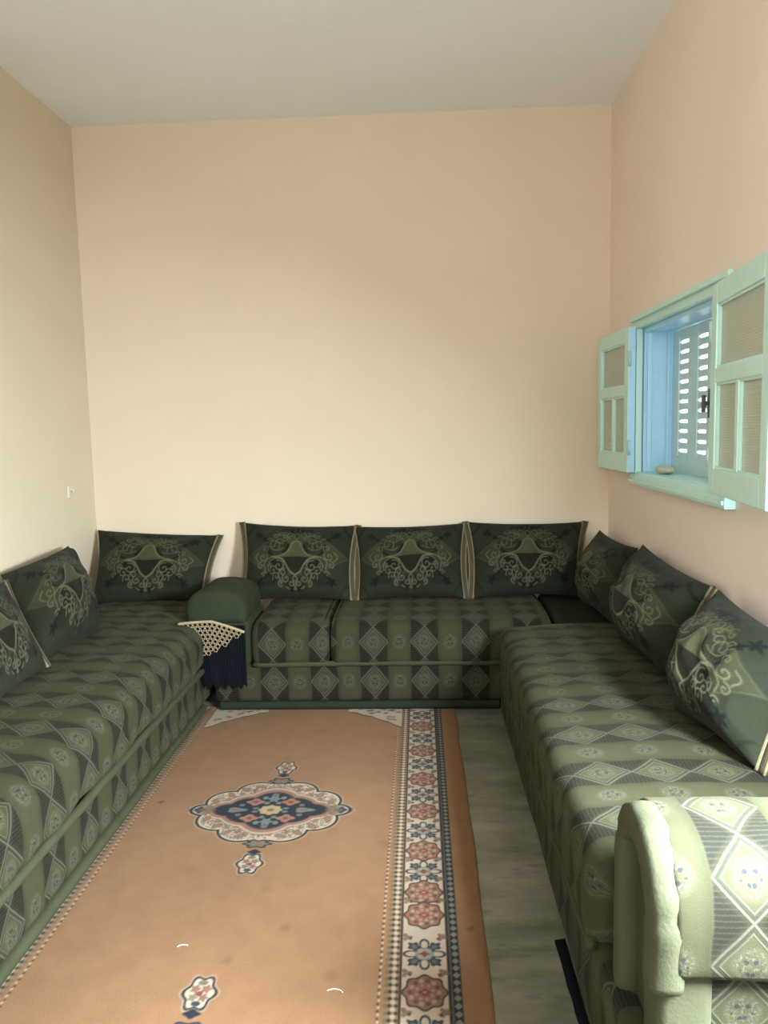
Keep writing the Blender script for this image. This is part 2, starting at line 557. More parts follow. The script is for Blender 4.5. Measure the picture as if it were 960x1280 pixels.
# small white fixture on the left wall
fxt = thing('wall_hook', (XL, 4.10, 1.05), 'small white plastic double hook on left wall near the corner', 'wall hook')
MB().box(XL, XL + .012, 4.085, 4.115, 1.05, 1.115, .004).build('back_plate', M['white'], fxt, smooth=True)
tube('hook_peg', [(XL + .010, 4.10, 1.10), (XL + .022, 4.10, 1.095), (XL + .03, 4.10, 1.10)], .006, .006, M['white'], fxt)
MB().box(XL, XL + .014, 4.140, 4.165, 1.075, 1.098, .005).build('knob', M['white'], fxt, smooth=True)

# ------------------------------------------------------------------ sofas
FAB, VEL = M['fabric'], M['velvet']


def piping(parent, pts, r, name='piping', mat=None, side=None, seed=0):
    P = resample(pts, .03, False)
    P = [(p[0] + .0025 * noise.noise(Vector((p[0] * 9 + seed, p[1] * 9, 1))), p[1], p[2] + .003 * noise.noise(Vector((p[0] * 8, p[1] * 8, seed + 4.)))) for p in P]
    return tube(name, P, r, r, mat or VEL, parent, side)


# left sofa, on the rug's edge
LZ = .009
ls = thing('sofa', (-1.5, 2.6, LZ), 'long green patterned floor sofa along the left wall with three cushions', 'sofa', 'green patterned corner sofas')
sweep('sofa_base', rrect(-1.895, -1.094, LZ + .03, .238, .022), 'y', .95, 4.425, FAB, ls, .03, .02, (.02, .045), .003, 6, 3)
sweep('seat_mattress', rrect(-1.880, -1.068, .236, .455, .085, .020, .05), 'y', .93, 4.43, FAB, ls, .02, .04, (.05, .02), .011, 6, 5)
piping(ls, [(-1.076, .95, .236), (-1.076, 2.2, .240), (-1.078, 3.62, .236)], .016, seed=1)
sweep('bottom_band', rrect(-1.122, -1.078, LZ, LZ + .036, .012), 'y', .95, 3.69, VEL, ls, .03, .01, wr=.0015)

# back sofa
bs = thing('sofa', (-.1, 4.05, LZ), 'green patterned floor sofa along the back wall with velvet armrest', 'sofa', 'green patterned corner sofas')


def flip_y(o, c=0):      # outlines for the back sofa are drawn with p = -y
    me = o.data; n = len(me.vertices); a = np.empty(n * 3); me.vertices.foreach_get('co', a); a = a.reshape(-1, 3)
    by = root_loc(o)[1]; a[:, 1] = -(a[:, 1] + by) - by; me.vertices.foreach_set('co', a.ravel()); me.update(); fix_normals(o); return o


flip_y(sweep('sofa_base', rrect(-4.425, -3.722, LZ + .03, .235, .02), 'x', -1.05, 1.05, FAB, bs, .03, .02, (.118, .045), .003, 6, 8))
flip_y(sweep('seat_mattress', rrect(-4.425, -3.690, .236, .440, .055, .012, .03), 'x', -.85, -.462, FAB, bs, .02, .035, (.118, .02), .005, 6, 9))
flip_y(sweep('seat_mattress', rrect(-4.425, -3.690, .236, .443, .055, .014, .03), 'x', -.458, .63, FAB, bs, .02, .035, (.118, .02), .005, 6, 10))
piping(bs, [(-.84, 3.706, .238), (-.2, 3.704, .241), (.40, 3.706, .240)], .014, seed=2)
flip_y(sweep('bottom_band', rrect(-3.726, -3.690, LZ, LZ + .04, .012), 'x', -1.02, .372, M['dark_velvet'], bs, .03, .01, wr=.0015))
# seams along the mattress ends
for xs in (-.478, -.442, .615):
    tube('seat_seam', [(xs, 3.70, .395), (xs, 3.72, .428), (xs, 3.76, .448), (xs, 4.0, .456), (xs, 4.3, .452)], .004, .004, VEL, bs)


def arm_outline(c, hw, z0, zb, zt, n=40):
    """roll: starts low on the minus side, over the top, down the plus side"""
    out = []
    for k in range(n + 1):
        a = math.pi * (1.12 - 1.24 * k / n)
        x = hw * math.copysign(abs(math.cos(a)) ** .8, math.cos(a)); zc = zb + (zt - zb) * .38
        s = math.sin(a)
        z = zc + (zt - zc) * (abs(s) ** .85) * (1 if s > 0 else -1.4)
        out.append((c + x, max(z, z0)))
    return resample(out, .014)


arm = sweep('armrest', arm_outline(-1.012, .150, .455, .445, .622), 'y', 3.655, 4.06, M['arm_velvet'], bs, .02, .035, (0, 0), .006, 9, 12)
sweep('arm_base', rrect(-1.058, -.852, .232, .47, .03), 'y', 3.675, 4.05, M['arm_velvet'], arm, .03, .02, (0, 0), .003, 8, 13)

# corner seat between back and right sofa
cs = thing('corner_seat', (.85, 3.95, LZ), 'dark green corner seat between the back and right sofas', 'seat')
flip_y(sweep('seat_mattress', rrect(-4.42, -3.735, .236, .425, .05, .01), 'x', .655, 1.058, M['dark_velvet'], cs, .03, .03, (0, 0), .004, 7, 14))

# right sofa
rs = thing('sofa', (.72, 2.6, 0), 'green patterned floor sofa along the right wall below the window', 'sofa', 'green patterned corner sofas')


def mir(pr, a, b2): return np.stack([a + b2 - pr[:, 0], pr[:, 1]], 1)


sweep('sofa_base', mir(rrect(.372, 1.058, .0, .245, .022), .372, 1.058), 'y', 1.26, 3.68, FAB, rs, .03, .02, (.12, .03), .004, 6, 15)
sweep('seat_mattress', mir(rrect(.350, 1.058, .243, .462, .050, .016, .035), .35, 1.058), 'y', 1.60, 3.535, FAB, rs, .02, .045, (.128, .057), .009, 6, 16)
piping(rs, [(.360, 1.62, .243), (.360, 2.4, .246), (.360, 3.52, .243)], .012, seed=3)
tube('seat_seam', [(.40, 3.515, .458), (.6, 3.505, .474), (.8, 3.515, .474), (1.0, 3.51, .468)], .006, .005, VEL, rs)
# near armrest: patterned roll along x with padded velvet band round its front
AC, AHW = 1.415, .150
pr = arm_outline(AC, AHW, .428, .405, .668)
arm = sweep('armrest', pr, 'x', .425, 1.055, FAB, rs, .015, .012, (.07, .048), .003, 7, 18)
sweep('arm_base', rrect(AC - .115, AC + .115, 0, .47, .03), 'x', .43, 1.05, FAB, arm, .02, .01, (.07, .03), .003, 7, 19)
band = [(AC - .108, .40), (AC - .112, .47), (AC - .116, .51), (AC - .108, .565), (AC - .080, .612), (AC - .04, .634), (AC + .02, .636),
        (AC + .06, .620), (AC + .090, .58), (AC + .100, .52), (AC + .100, .46), (AC + .098, .3), (AC + .098, .02)]
bp = resample(band, .012, False)
V, Fc = [], []
seg = 16
for i, (y, z) in enumerate(bp):
    ty, tz = bp[min(i + 1, len(bp) - 1)] - bp[max(i - 1, 0)]; L = math.hypot(ty, tz); ty /= L; tz /= L
    k = 1 + .03 * noise.noise(Vector((y * 9, z * 9, 2)))
    wd = (.036 if y < AC + .03 else .032) * k
    crease = 1 - .14 * math.exp(-((z - .575) / .010) ** 2) * (y > AC + .05) - .07 * math.exp(-((z - .535) / .010) ** 2) * (y < AC)
    for q in range(seg):
        a = 2 * math.pi * q / seg
        dx = math.copysign(abs(math.cos(a)) ** .6, math.cos(a)) * .034 * k * crease; dn = math.copysign(abs(math.sin(a)) ** .75, math.sin(a)) * wd * crease
        V.append((.418 + dx, y - tz * dn, z + ty * dn))
for i in range(len(bp) - 1):
    for q in range(seg):
        k = (q + 1) % seg; Fc.append((i * seg + q, i * seg + k, (i + 1) * seg + k, (i + 1) * seg + q))
Fc.append(tuple(range(seg))); Fc.append(tuple((len(bp) - 1) * seg + q for q in range(seg)))
o = mesh_obj('front_band', V, Fc, M['velvet_pale'], arm); o['label'] = 'plain sage velvet band round the armrest front'; fix_normals(o)
MB().box(.420, .436, AC - .09, AC + .09, .02, .60, .006).build('front_panel', FAB, arm, smooth=True,
                                                              uv=None)

MB().box(.405, .505, AC - .122, AC - .02, .01, .462, .02).build('base_corner', M['velvet_pale'], arm, smooth=True)

# dark strip of cloth on the floor against the right sofa
V, Fc = [], []
n = 40
for i in range(n + 1):
    y = 1.30 + .675 * i / n
    wv = .004 * noise.noise(Vector((y * 14, 3, 1)))
    x0, x1 = .342 + wv + .008 * (1 - i / n), .369
    for x, z in ((x0, .001), (x0, .007), (x1, .012 + .004 * noise.noise(Vector((y * 11, 0, 7)))), (x1, .001)): V.append((x, y, z))
for i in range(n):
    for q in range(4):
        k = (q + 1) % 4; Fc.append((i * 4 + q, i * 4 + k, (i + 1) * 4 + k, (i + 1) * 4 + q))
Fc += [(0, 1, 2, 3), (n * 4 + 3, n * 4 + 2, n * 4 + 1, n * 4)]
o = mesh_obj('cloth_strip', V, Fc, M['navy'], base=(.36, 1.64, 0)); fix_normals(o)
tag(o, 'narrow dark navy cloth strip on the floor against the right sofa', 'cloth')


# ------------------------------------------------------------------ cushions: jacquard motif drawn in cloth coordinates
def seg_dist(Xg, Yg, pl):
    d = np.full(Xg.shape, 9.0)
    pl = np.asarray(pl, float)
    for a, b2 in zip(pl[:-1], pl[1:]):
        ab = b2 - a; L = ab @ ab + 1e-12
        t = np.clip(((Xg - a[0]) * ab[0] + (Yg - a[1]) * ab[1]) / L, 0, 1)
        d = np.minimum(d, np.hypot(Xg - a[0] - t * ab[0], Yg - a[1] - t * ab[1]))
    return d


def smooth_pl(P, n=6):
    P = np.asarray(P, float); out = []
    Q = np.vstack([2 * P[0] - P[1], P, 2 * P[-1] - P[-2]])
    for i in range(1, len(Q) - 2):
        for k in range(n):
            t = k / n; a, b2, c, d = Q[i - 1], Q[i], Q[i + 1], Q[i + 2]
            out.append(.5 * (2 * b2 + (c - a) * t + (2 * a - 5 * b2 + 4 * c - d) * t * t + (3 * b2 - a - 3 * c + d) * t ** 3))
    out.append(P[-1]); return np.array(out)


def spiral(cx, cy, r, turns, a0, d=1, n=22, r1=.12):
    t = np.linspace(0, 1, n); R = r * (1 - t * (1 - r1)); A = a0 + d * turns * 2 * math.pi * t
    return np.stack([cx + R * np.cos(A), cy + R * np.sin(A)], 1)


def stroke(col, d, wd, c, op=1.0, soft=.016):
    k = np.clip((wd - d) / soft + .5, 0, 1)[..., None] * op
    return col * (1 - k) + np.array(c) * k


NS, NT = 128, 92
HWX = 1.42


def paint_cushion():
    s = np.linspace(-1, 1, NS + 1); t = np.linspace(-1, 1, NT + 1)
    Sg, Y = np.meshgrid(s, t); Xg = Sg * HWX; A = np.abs(Xg)
    rng = np.random.default_rng(3)
    ground = np.array((.0155, .0195, .0105)); olive = np.array((.038, .040, .018)); lt = (.088, .090, .048); mid = (.072, .076, .038); dk = (.003, .005, .004); brown = (.0105, .0085, .0045)
    col = np.ones(Xg.shape + (3,)) * ground
    rh = np.clip((1.0 - (A / 1.36 + np.abs(Y) / .98)) / .10 + .5, 0, 1)
    up = np.clip((Y + .15) / .5, 0, 1)
    col = col + ((olive - ground) * (.35 + .45 * up)[..., None]) * rh[..., None]
    # rhombus outline near its side points, and the corner arcs
    col = stroke(col, np.abs(A / 1.36 + np.abs(Y) / .98 - 1.0) * .8 + np.where((A < .72), .2, 0), .010, mid, .4)
    for sx in (-1, 1):
        arc = smooth_pl([(sx * 1.12, .98), (sx * 1.2, .80), (sx * 1.38, .62)])
        col = stroke(col, seg_dist(Xg, Y, arc), .03, dk, .7)
        arc = smooth_pl([(sx * 1.12, -.98), (sx * 1.2, -.84), (sx * 1.38, -.66)])
        col = stroke(col, seg_dist(Xg, Y, arc), .022, dk, .5)
    # dark pools behind the scrolls
    for cx, cy, rx, ry, op in ((.50, .30, .30, .27, .55), (.47, -.35, .29, .27, .9), (0, .72, .42, .17, .85), (0, -.72, .30, .17, .7), (.72, -.66, .26, .10, .5)):
        e = np.hypot((A - cx) / rx, (Y - cy) / ry) - 1
        col = stroke(col, e * min(rx, ry), 0.0, dk, op, .08)
    # central bell: olive above, brown below
    bell = smooth_pl([(0, .42), (.10, .36), (.17, .20), (.27, .06), (.44, -.025), (.62, -.045)], 8)
    low = smooth_pl([(.62, -.055), (.44, -.075), (.33, -.13), (.24, -.28), (.14, -.44), (0, -.54)], 8)
    upx = np.interp(Y, bell[::-1, 1], bell[::-1, 0]); lox = np.interp(Y, low[::-1, 1], low[::-1, 0])
    inside_u = (A < upx) & (Y > -.05) & (Y < .42); inside_l = (A < lox) & (Y <= -.05) & (Y > -.54)
    col[inside_u] = np.array((.046, .049, .024)); col[inside_l] = np.array(brown)
    D = lambda pl: seg_dist(A, Y, pl)
    dark_arcs = [spiral(.51, .25, .285, .50, math.pi * 1.02, 1, 22, .96), [(.20, .30), (.24, .16), (.34, .06)], spiral(.47, -.35, .27, .42, math.pi * .1, 1, 20, .97)]
    for p in dark_arcs: col = stroke(col, D(p), .028, dk, .95)
    for p in (bell, low): col = stroke(col, D(p), .020, lt, .95)
    light = [spiral(.60, .28, .17, 1.2, -2.4, -1), spiral(.42, .37, .13, 1.1, -.4, 1), spiral(.72, .40, .10, 1.1, 3.0, -1), spiral(.30, .50, .10, 1.2, -1.2, -1),
             smooth_pl([(.34, .20), (.46, .13), (.62, .15), (.74, .25)]), spiral(.16, .60, .11, 1.2, -1.5, 1), spiral(.36, .66, .09, 1.1, .2, -1), spiral(.56, .57, .085, 1.1, 2.6, 1),
             smooth_pl([(0, .46), (.06, .54), (.05, .63), (0, .68)]),
             spiral(.44, -.30, .16, 1.3, 1.2, 1), spiral(.60, -.42, .12, 1.2, 2.2, -1), spiral(.34, -.48, .10, 1.1, .6, 1), spiral(.50, -.56, .11, 1.2, -.6, 1), spiral(.68, -.28, .07, 1.1, 0, 1),
             smooth_pl([(.30, -.20), (.38, -.11), (.50, -.09), (.64, -.13), (.74, -.26), (.72, -.42)]),
             smooth_pl([(.26, -.36), (.38, -.42), (.44, -.54), (.40, -.64)]), spiral(.24, -.62, .11, 1.2, 1.0, -1), spiral(.10, -.72, .09, 1.1, 2.4, 1), spiral(.38, -.72, .08, 1.1, -2., 1),
             smooth_pl([(0, -.56), (.06, -.64), (.0, -.86)]), smooth_pl([(.0, -.86), (.14, -.86), (.24, -.80)]),
             spiral(.90, -.02, .13, 1.2, 2.6, 1), spiral(.96, -.24, .10, 1.2, 1.8, -1), spiral(.84, .18, .10, 1.2, -2.2, -1), smooth_pl([(.64, -.05), (.78, -.10), (.86, -.2), (.82, -.36)]),
             smooth_pl([(1.02, .10), (1.12, 0), (1.04, -.14)]), spiral(.84, -.50, .09, 1.2, .4, 1)]
    for k, p in enumerate(light):
        c = lt if (p[:, 1].mean() < .1) else mid
        col = stroke(col, D(p), .0125, c, .9)
    # dark blossoms at the corners and the crown
    for cx, cy, r in ((1.02, .62, .13), (.84, .46, .08), (.97, -.66, .13), (.80, -.52, .08), (.14, .80, .09), (.30, .74, .08), (0, .84, .08), (.10, -.86, .07)):
        th = np.arctan2(Y - cy, A - cx); e = np.hypot(A - cx, Y - cy) - r * (.72 + .28 * np.cos(5 * th + cx * 9))
        col = stroke(col, e, 0, dk, .95, .03)
    for p in ([(1.0, .60), (.84, .46), (.70, .36)], [(.96, -.64), (.82, -.52), (.70, -.44)]): col = stroke(col, D(p), .022, dk, .9)
    for k in range(16):
        px, py = rng.uniform(.05, .6), rng.uniform(.55, .8)
        col = stroke(col, np.hypot(A - px, Y - py), .018, mid, .55)
    return Sg, Y, col


CS, CT, CCOL = paint_cushion()
VEINS = np.stack(np.meshgrid(np.arange(NS + 1), np.arange(NT + 1)), -1)


def cushion(label, bl, br, tl, tr, thick=.13, trims=(1, 1), seed=0, pinch=.075, group='green scroll cushions', sag=.0, tint=1.0):
    bl, br, tl, tr = (np.array(p, float) for p in (bl, br, tl, tr))
    s, t = CS, CT
    S2 = s * (1 - pinch * (1 - t ** 2)); T2 = t * (1 - pinch * 1.15 * (1 - s ** 2))
    a, c = (S2 + 1) / 2, (T2 + 1) / 2
    base = (bl * ((1 - a) * (1 - c))[..., None] + br * (a * (1 - c))[..., None] + tl * ((1 - a) * c)[..., None] + tr * (a * c)[..., None])
    nrm = np.cross(br - bl, tl - bl); nrm /= np.linalg.norm(nrm)
    ce = (bl + br + tl + tr) / 4
    if nrm @ (np.array((0, 0, CAM_H)) - ce) < 0: nrm = -nrm
    th = ((1 - np.abs(s) ** 2.3) * (1 - np.abs(t) ** 2.3)) ** .55
    th *= 1 - .12 * t
    nz = np.array([[fbm((x * .9, y * .7, seed * 1.7), 2.1, seed) for x, y in zip(r1, r2)] for r1, r2 in zip(s, t)])
    fine = np.array([[abs(noise.noise(Vector((x * 3.2 + seed, y * 2.2 - seed, .5)))) for x, y in zip(r1, r2)] for r1, r2 in zip(s, t)])
    edge = np.clip(1 - np.maximum(np.abs(s), np.abs(t)), 0, 1)
    disp = th * thick * .66 + (nz * .016 - fine * .014) * np.clip(edge * 4, 0, 1)
    down = np.array((0, 0, -1.)) * (sag * (1 - s ** 2) * np.clip(t, 0, 1))[..., None]
    front = base + nrm * disp[..., None] + down
    st = 4
    back = base - nrm * (th * thick * .34)[..., None] + down
    n, m = NS + 1, NT + 1
    root = thing('cushion', ((bl + br) / 2).tolist(), label, 'cushion', group)
    V = front.reshape(-1, 3); idx = np.arange(n * m).reshape(m, n)
    F = np.stack([idx[:-1, :-1], idx[:-1, 1:], idx[1:, 1:], idx[1:, :-1]], -1).reshape(-1, 4).tolist()
    # coarse back that shares the rim
    js = sorted(set(list(range(0, n, st)) + [n - 1])); is_ = sorted(set(list(range(0, m, st)) + [m - 1]))
    b0 = len(V); bi = {}
    extra = []
    for i in range(m):
        for jx in range(n):
            if i in (0, m - 1) or jx in (0, n - 1): bi[i, jx] = int(idx[i, jx])
    inner = back[1:-1, 1:-1]
    for i in range(1, m - 1):
        for jx in range(1, n - 1):
            bi[i, jx] = b0 + len(extra); extra.append(back[i, jx])
    for i in range(m - 1):
        for jx in range(n - 1): F.append([bi[i, jx], bi[i + 1, jx], bi[i + 1, jx + 1], bi[i, jx + 1]])
    V = np.vstack([V, np.array(extra)])
    C = np.vstack([CCOL.reshape(-1, 3) * tint, np.ones((len(extra), 3)) * np.array((.0145, .020, .0115)) * tint])
    o = mesh_obj('cushion_cover', V, F, M['cushion'], root, col=C)
    fix_normals(o)
    ex = (br - bl) / np.linalg.norm(br - bl)
    for sd, on_ in ((0, trims[0]), (n - 1, trims[1])):
        if not on_: continue
        P = front[:, sd]; sg = -1 if sd == 0 else 1
        P = P[::4]
        out = ex * sg
        band = tube('trim_band', [tuple(p + out * .012) for p in P], .015, .0055, M['brown_band'], root, side=tuple(ex), seg=8)
        tube('trim_cord', [tuple(p + nrm * .004 - out * .002) for p in P], .0065, .0065, M['tan_cord'], band, seg=8)
        tube('trim_cord', [tuple(p + out * .026) for p in P], .004, .005, M['tan_cord'], band, seg=6)
    return root


# back wall
cushion('green scroll cushion on back sofa, leftmost of three, behind the velvet armrest', (-.985, 4.15, .455), (-.385, 4.14, .455), (-1.015, 4.385, .866), (-.368, 4.385, .838), .18, (1, 1), 1)
cushion('green scroll cushion in the middle of the back sofa', (-.352, 4.14, .455), (.232, 4.15, .455), (-.385, 4.385, .833), (.250, 4.385, .842), .18, (1, 1), 2)
cushion('green scroll cushion on the back sofa, nearest to the right wall corner', (.272, 4.15, .455), (.850, 4.17, .455), (.262, 4.385, .848), (.915, 4.385, .838), .18, (1, 1), 3)
# left sofa
cushion('green scroll cushion in the left corner, leaning on the back wall', (-1.80, 4.08, .47), (-1.20, 4.10, .47), (-1.872, 4.38, .838), (-1.165, 4.38, .795), 0.16, (0, 1), 4, .06)
cushion('green scroll cushion leaning on left wall between nearest cushion and corner', (-1.545, 2.93, .475), (-1.50, 3.46, .475), (-1.845, 3.27, .79), (-1.845, 3.935, .815), 0.24, (0, 0), 5)
cushion('green scroll cushion nearest the camera on the left sofa, cut by photo edge', (-1.45, 2.38, .480), (-1.485, 2.915, .480), (-1.80, 2.66, .775), (-1.80, 3.215, .772), .12, (1, 1), 6)
# right sofa
cushion('green scroll cushion in the right corner, farthest on right sofa', (.83, 4.02, .455), (.86, 3.50, .48), (.985, 4.30, .80), (1.02, 3.66, .80), 0.2, (0, 0), 7)
cushion('middle green scroll cushion leaning on the right wall under the window', (.84, 3.26, .475), (.885, 2.73, .475), (1.01, 3.555, .835), (1.02, 2.72, .812), 0.26, (0, 1), 8)
cushion('nearest green scroll cushion on the right sofa, beside the pale armrest', (.80, 2.44, .475), (.872, 1.99, .475), (1.0, 2.62, .825), (1.02, 2.02, .79), 0.27, (0, 1), 9)

# ------------------------------------------------------------------ cloth hanging over the velvet armrest
cl = thing('arm_cloth', (-1.0, 3.64, .14), 'navy knitted cloth with beige crochet edge hanging from the velvet armrest', 'cloth')
V, Fc = [], []
nx, nz = 70, 24
for k in range(2):
    for i in range(nz + 1):
        for q in range(nx + 1):
            t = i / nz; x = -1.115 + t * .04 + (.255 - t * .04) * q / nx
            y = 3.634 + .0022 * math.sin(q * 2 * math.pi / 4) + .004 * math.sin(q * .23 + t) - .004 * k
            zb = .150 + .012 * math.sin(q * .5)
            V.append((x, y, .455 + (zb - .455) * t))
N1 = (nx + 1) * (nz + 1)
for k in range(2):
    for i in range(nz):
        for q in range(nx):
            a = k * N1 + i * (nx + 1) + q; f = (a, a + 1, a + nx + 2, a + nx + 1); Fc.append(f if k else f[::-1])
rim = [q for q in range(nx + 1)] + [(i + 1) * (nx + 1) - 1 for i in range(1, nz + 1)] + [nz * (nx + 1) + q for q in range(nx - 1, -1, -1)] + [i * (nx + 1) for i in range(nz - 1, 0, -1)]
for a, b2 in zip(rim, rim[1:] + rim[:1]): Fc.append((a, b2, b2 + N1, a + N1))
o = mesh_obj('knit_panel', V, Fc, M['navy'], cl); fix_normals(o)
lace_top = lambda x: .478 - .010 * ((x + 1.02) / .16) ** 2 - .045 * max(0, (x + 1.02)) / .16
tube('edge_cord', [(x, 3.628, lace_top(x)) for x in np.linspace(-1.185, -.862, 30)], .0065, .0085, M['beige'], cl)
V, Fc = [], []
p = .0235
apex = (-1.062, .305)
for r_ in range(10):
    for c in range(20):
        x = -1.17 + p * (c + .5 * (r_ % 2)); z = lace_top(x) - .012 - p * .87 * r_
        zl = lace_top(x)
        lim = (np.interp(x, [-1.19, apex[0], -.865], [lace_top(-1.19) - .008, apex[1], lace_top(-.865) - .008]))
        if z < lim or x > -.868: continue
        n = len(V); K = 24
        for q in range(K):
            a = 2 * math.pi * q / K; ro = p * (.50 + .07 * math.cos(6 * a)); ri = p * (.36 + .04 * math.cos(6 * a))
            for rr, dy in ((ro, 0), (ro, -.002), (ri, -.0035), (ri, 0)):
                V.append((x + rr * math.cos(a), 3.6245 + dy, z + rr * math.sin(a)))
        for q in range(K):
            k = (q + 1) % K
            for e in range(4):
                f = (e + 1) % 4; Fc.append((n + q * 4 + e, n + k * 4 + e, n + k * 4 + f, n + q * 4 + f))
o = mesh_obj('crochet_lace', V, Fc, M['beige'], cl); fix_normals(o); o['kind'] = 'stuff'; o['label'] = 'beige crochet triangle of small rosettes'


# ------------------------------------------------------------------ rug
def paint_rug(xs, ys):
    Xg, Y = np.meshgrid(xs, ys)
    tan = np.array((.180, .099, .049)); white = np.array((.31, .25, .185)); navy = np.array((.011, .015, .020)); pink = np.array((.150, .072, .050)); grey = np.array((.105, .092, .060)); dkb = np.array((.026, .018, .013))
    blue = np.array((.046, .053, .044)); red = np.array((.13, .036, .028)); gold = np.array((.25, .19, .095))
    rng = np.random.default_rng(5)
    col = np.ones(Xg.shape + (3,)) * tan
    cx0 = -.572
    A = np.abs(Xg - cx0)

    def blob(x, y, rx, ry, c, op=1, ang=0, soft=.0035, lob=0, n=5):
        nonlocal col
        R = max(rx, ry) * 1.5
        i0, i1 = np.searchsorted(ys, y - R), np.searchsorted(ys, y + R); j0, j1 = np.searchsorted(xs, x - R), np.searchsorted(xs, x + R)
        if i0 >= i1 or j0 >= j1: return
        dx, dy = Xg[i0:i1, j0:j1] - x, Y[i0:i1, j0:j1] - y
        ca, sa = math.cos(ang), math.sin(ang); u = (dx * ca + dy * sa) / rx; v = (-dx * sa + dy * ca) / ry
        e = np.hypot(u, v)
        if lob: e = e / (1 + lob * np.cos(n * np.arctan2(v, u)))
        k = np.clip((1 - e) * min(rx, ry) / soft + .5, 0, 1)[..., None] * op
        col[i0:i1, j0:j1] = col[i0:i1, j0:j1] * (1 - k) + np.array(c) * k

    def band_x(lo, hi, c, op=1):
        nonlocal col
        k = (np.clip((Xg - lo) / .003 + .5, 0, 1) * np.clip((hi - Xg) / .003 + .5, 0, 1))[..., None] * op
        col = col * (1 - k) + np.array(c) * k

    fl = [3.614, 3.479, 3.342, 3.208, 3.075, 2.938, 2.806, 2.680, 2.545, 2.418, 2.298, 2.188, 2.080, 1.915, 1.775, 1.64, 1.50, 1.36, 1.22]
    kinds = [1, 0, 1, 0, 1, 0, 1, 0, 1, 0, 1, 0, 0, 1, 0, 1, 0, 1, 0]
    for side in (1, -1):
        q = (lambda x: x) if side == 1 else (lambda x: 2 * cx0 - x - .035)
        B = lambda lo, hi, c, op=1: band_x(min(q(lo), q(hi)), max(q(lo), q(hi)), c, op)
        B(-.105, -.078, grey * 1.5, .4)
        for y in np.arange(1.2, 3.75, .0235):
            blob(q(-.089), y, .0062, .0075, white * 1.05); blob(q(-.107), y + .011, .006, .007, grey * .8, .8)
            blob(q(-.124), y + .006, .0030, .0040, white); blob(q(-.126), y + .017, .0034, .004, dkb, .9); blob(q(-.098), y + .012, .005, .006, navy, .9)
            blob(q(-.081), y + .011, .005, .006, navy, .8)
        B(-.0755, -.0695, navy * .8)
        B(-.0695, .047, white)
        B(.047, .0535, navy); B(.0535, .058, blue * .9); B(.058, .081, navy * 1.3)
        for k, y in enumerate(np.arange(1.2, 3.75, .0265)):
            blob(q(.0695), y, .0078, .0090, (blue * 2.6, grey * 1.4)[k % 2], .95, 0, .003, .12, 4)
        for y, kd in zip(fl, kinds):
            x = q(-.0115)
            if kd == 0:
                blob(x, y, .0555, .060, dkb, 1, 0, .004, .07, 8); blob(x, y, .0505, .054, pink * 1.15, 1, 0, .004, .07, 8)
                for a in range(14):
                    t = 2 * math.pi * a / 14; blob(x + .036 * math.cos(t), y + .040 * math.sin(t), .006, .007, (white * .85, dkb * 1.8)[a % 2], .7)
                for a in range(8):
                    t = 2 * math.pi * a / 8 + .3; blob(x + .021 * math.cos(t), y + .024 * math.sin(t), .005, .006, white * .8, .6)
                blob(x, y, .013, .010, red, 1, 0, .003, .2, 4); blob(x, y, .006, .005, pink * 1.7)
            else:
                for a in range(8):
                    t = math.pi / 8 * 0 + 2 * math.pi * a / 8
                    r_ = .037 if a % 2 == 0 else .038
                    px, py = x + r_ * math.cos(t), y + (r_ + .003) * math.sin(t)
                    if a % 2 == 0:
                        blob(px, py, .021, .014, navy * 1.4, 1, t); blob(px - .003 * math.cos(t), py - .003 * math.sin(t), .016, .009, white * .95, 1, t)
                    else:
                        blob(px, py, .019, .015, navy * 1.3, .95, t, .003, .2, 5); blob(px, py, .009, .007, blue * 1.8, .8, t)
                blob(x, y, .026, .026, blue * 2.2, .6); blob(x, y, .012, .010, red, 1, 0, .003, .2, 4)
            if kd == 0 or True:
                for sx in (-1, 1):
                    blob(q(-.0115 + sx * .047), y + .068, .012, .013, (pink, pink * .8)[sx > 0], .85, 0, .003, .35, 3)
                    blob(q(-.0115 + sx * .053), y + .075, .006, .007, grey, .8); blob(q(-.0115 + sx * .038), y + .062, .005, .006, dkb * 1.3, .8)
    # corner spandrels at the far end of the field
    for side in (1, -1):
        q = (lambda x: x) if side == 1 else (lambda x: 2 * cx0 - x)
        xx = (Xg - cx0) * side
        t = np.clip((xx - .16) / .33, 0, 1); mid_ = t > .12
        edge = 3.69 - .235 * t ** 1.5 - .010 * np.abs(np.sin(t * 13))
        k = ((Y > edge) & (xx < .465) & mid_); o2 = ((Y > edge - .010) & (xx < .465) & mid_)
        col[o2] = dkb; col[k] = white
        for a in range(64):
            x = .20 + .25 * rng.random(); y = 3.48 + .25 * rng.random()
            if y > 3.70 - .235 * ((x - .16) / .33) ** 1.5 + .02: blob(q(cx0 + x), y, .012, .009, (pink, grey, navy * 2)[a % 3], .8, a, .003, .3, 5)
    band = Y > 3.72
    # medallions
    for my in (2.690, 1.412):
        dx, dy = Xg - cx0, Y - my
        AX, AY = np.abs(dx), np.abs(dy)
        th = np.arctan2(dy / .235, dx / .262); R = np.hypot(dx / .262, dy / .235)
        # scalloped lozenge: the union of lobes, pointed at the sides
        def lobes(L):
            e_ = np.full(dx.shape, 9.0)
            for x_, y_, a_, b_ in L: e_ = np.minimum(e_, (np.hypot((AX - x_) / a_, (AY - y_) / b_) - 1) * min(a_, b_))
            return e_
        e = lobes([(0, 0, .225, .170), (.072, .138, .080, .076), (.168, .066, .080, .074), (0, .19, .04, .035), (.238, 0, .050, .036)])
        e = np.minimum(e, np.maximum((AX - .285) * .5 + AY * .9, AX * 0 - 9) * 1.0 + np.where(AX > .2, 0, 9))

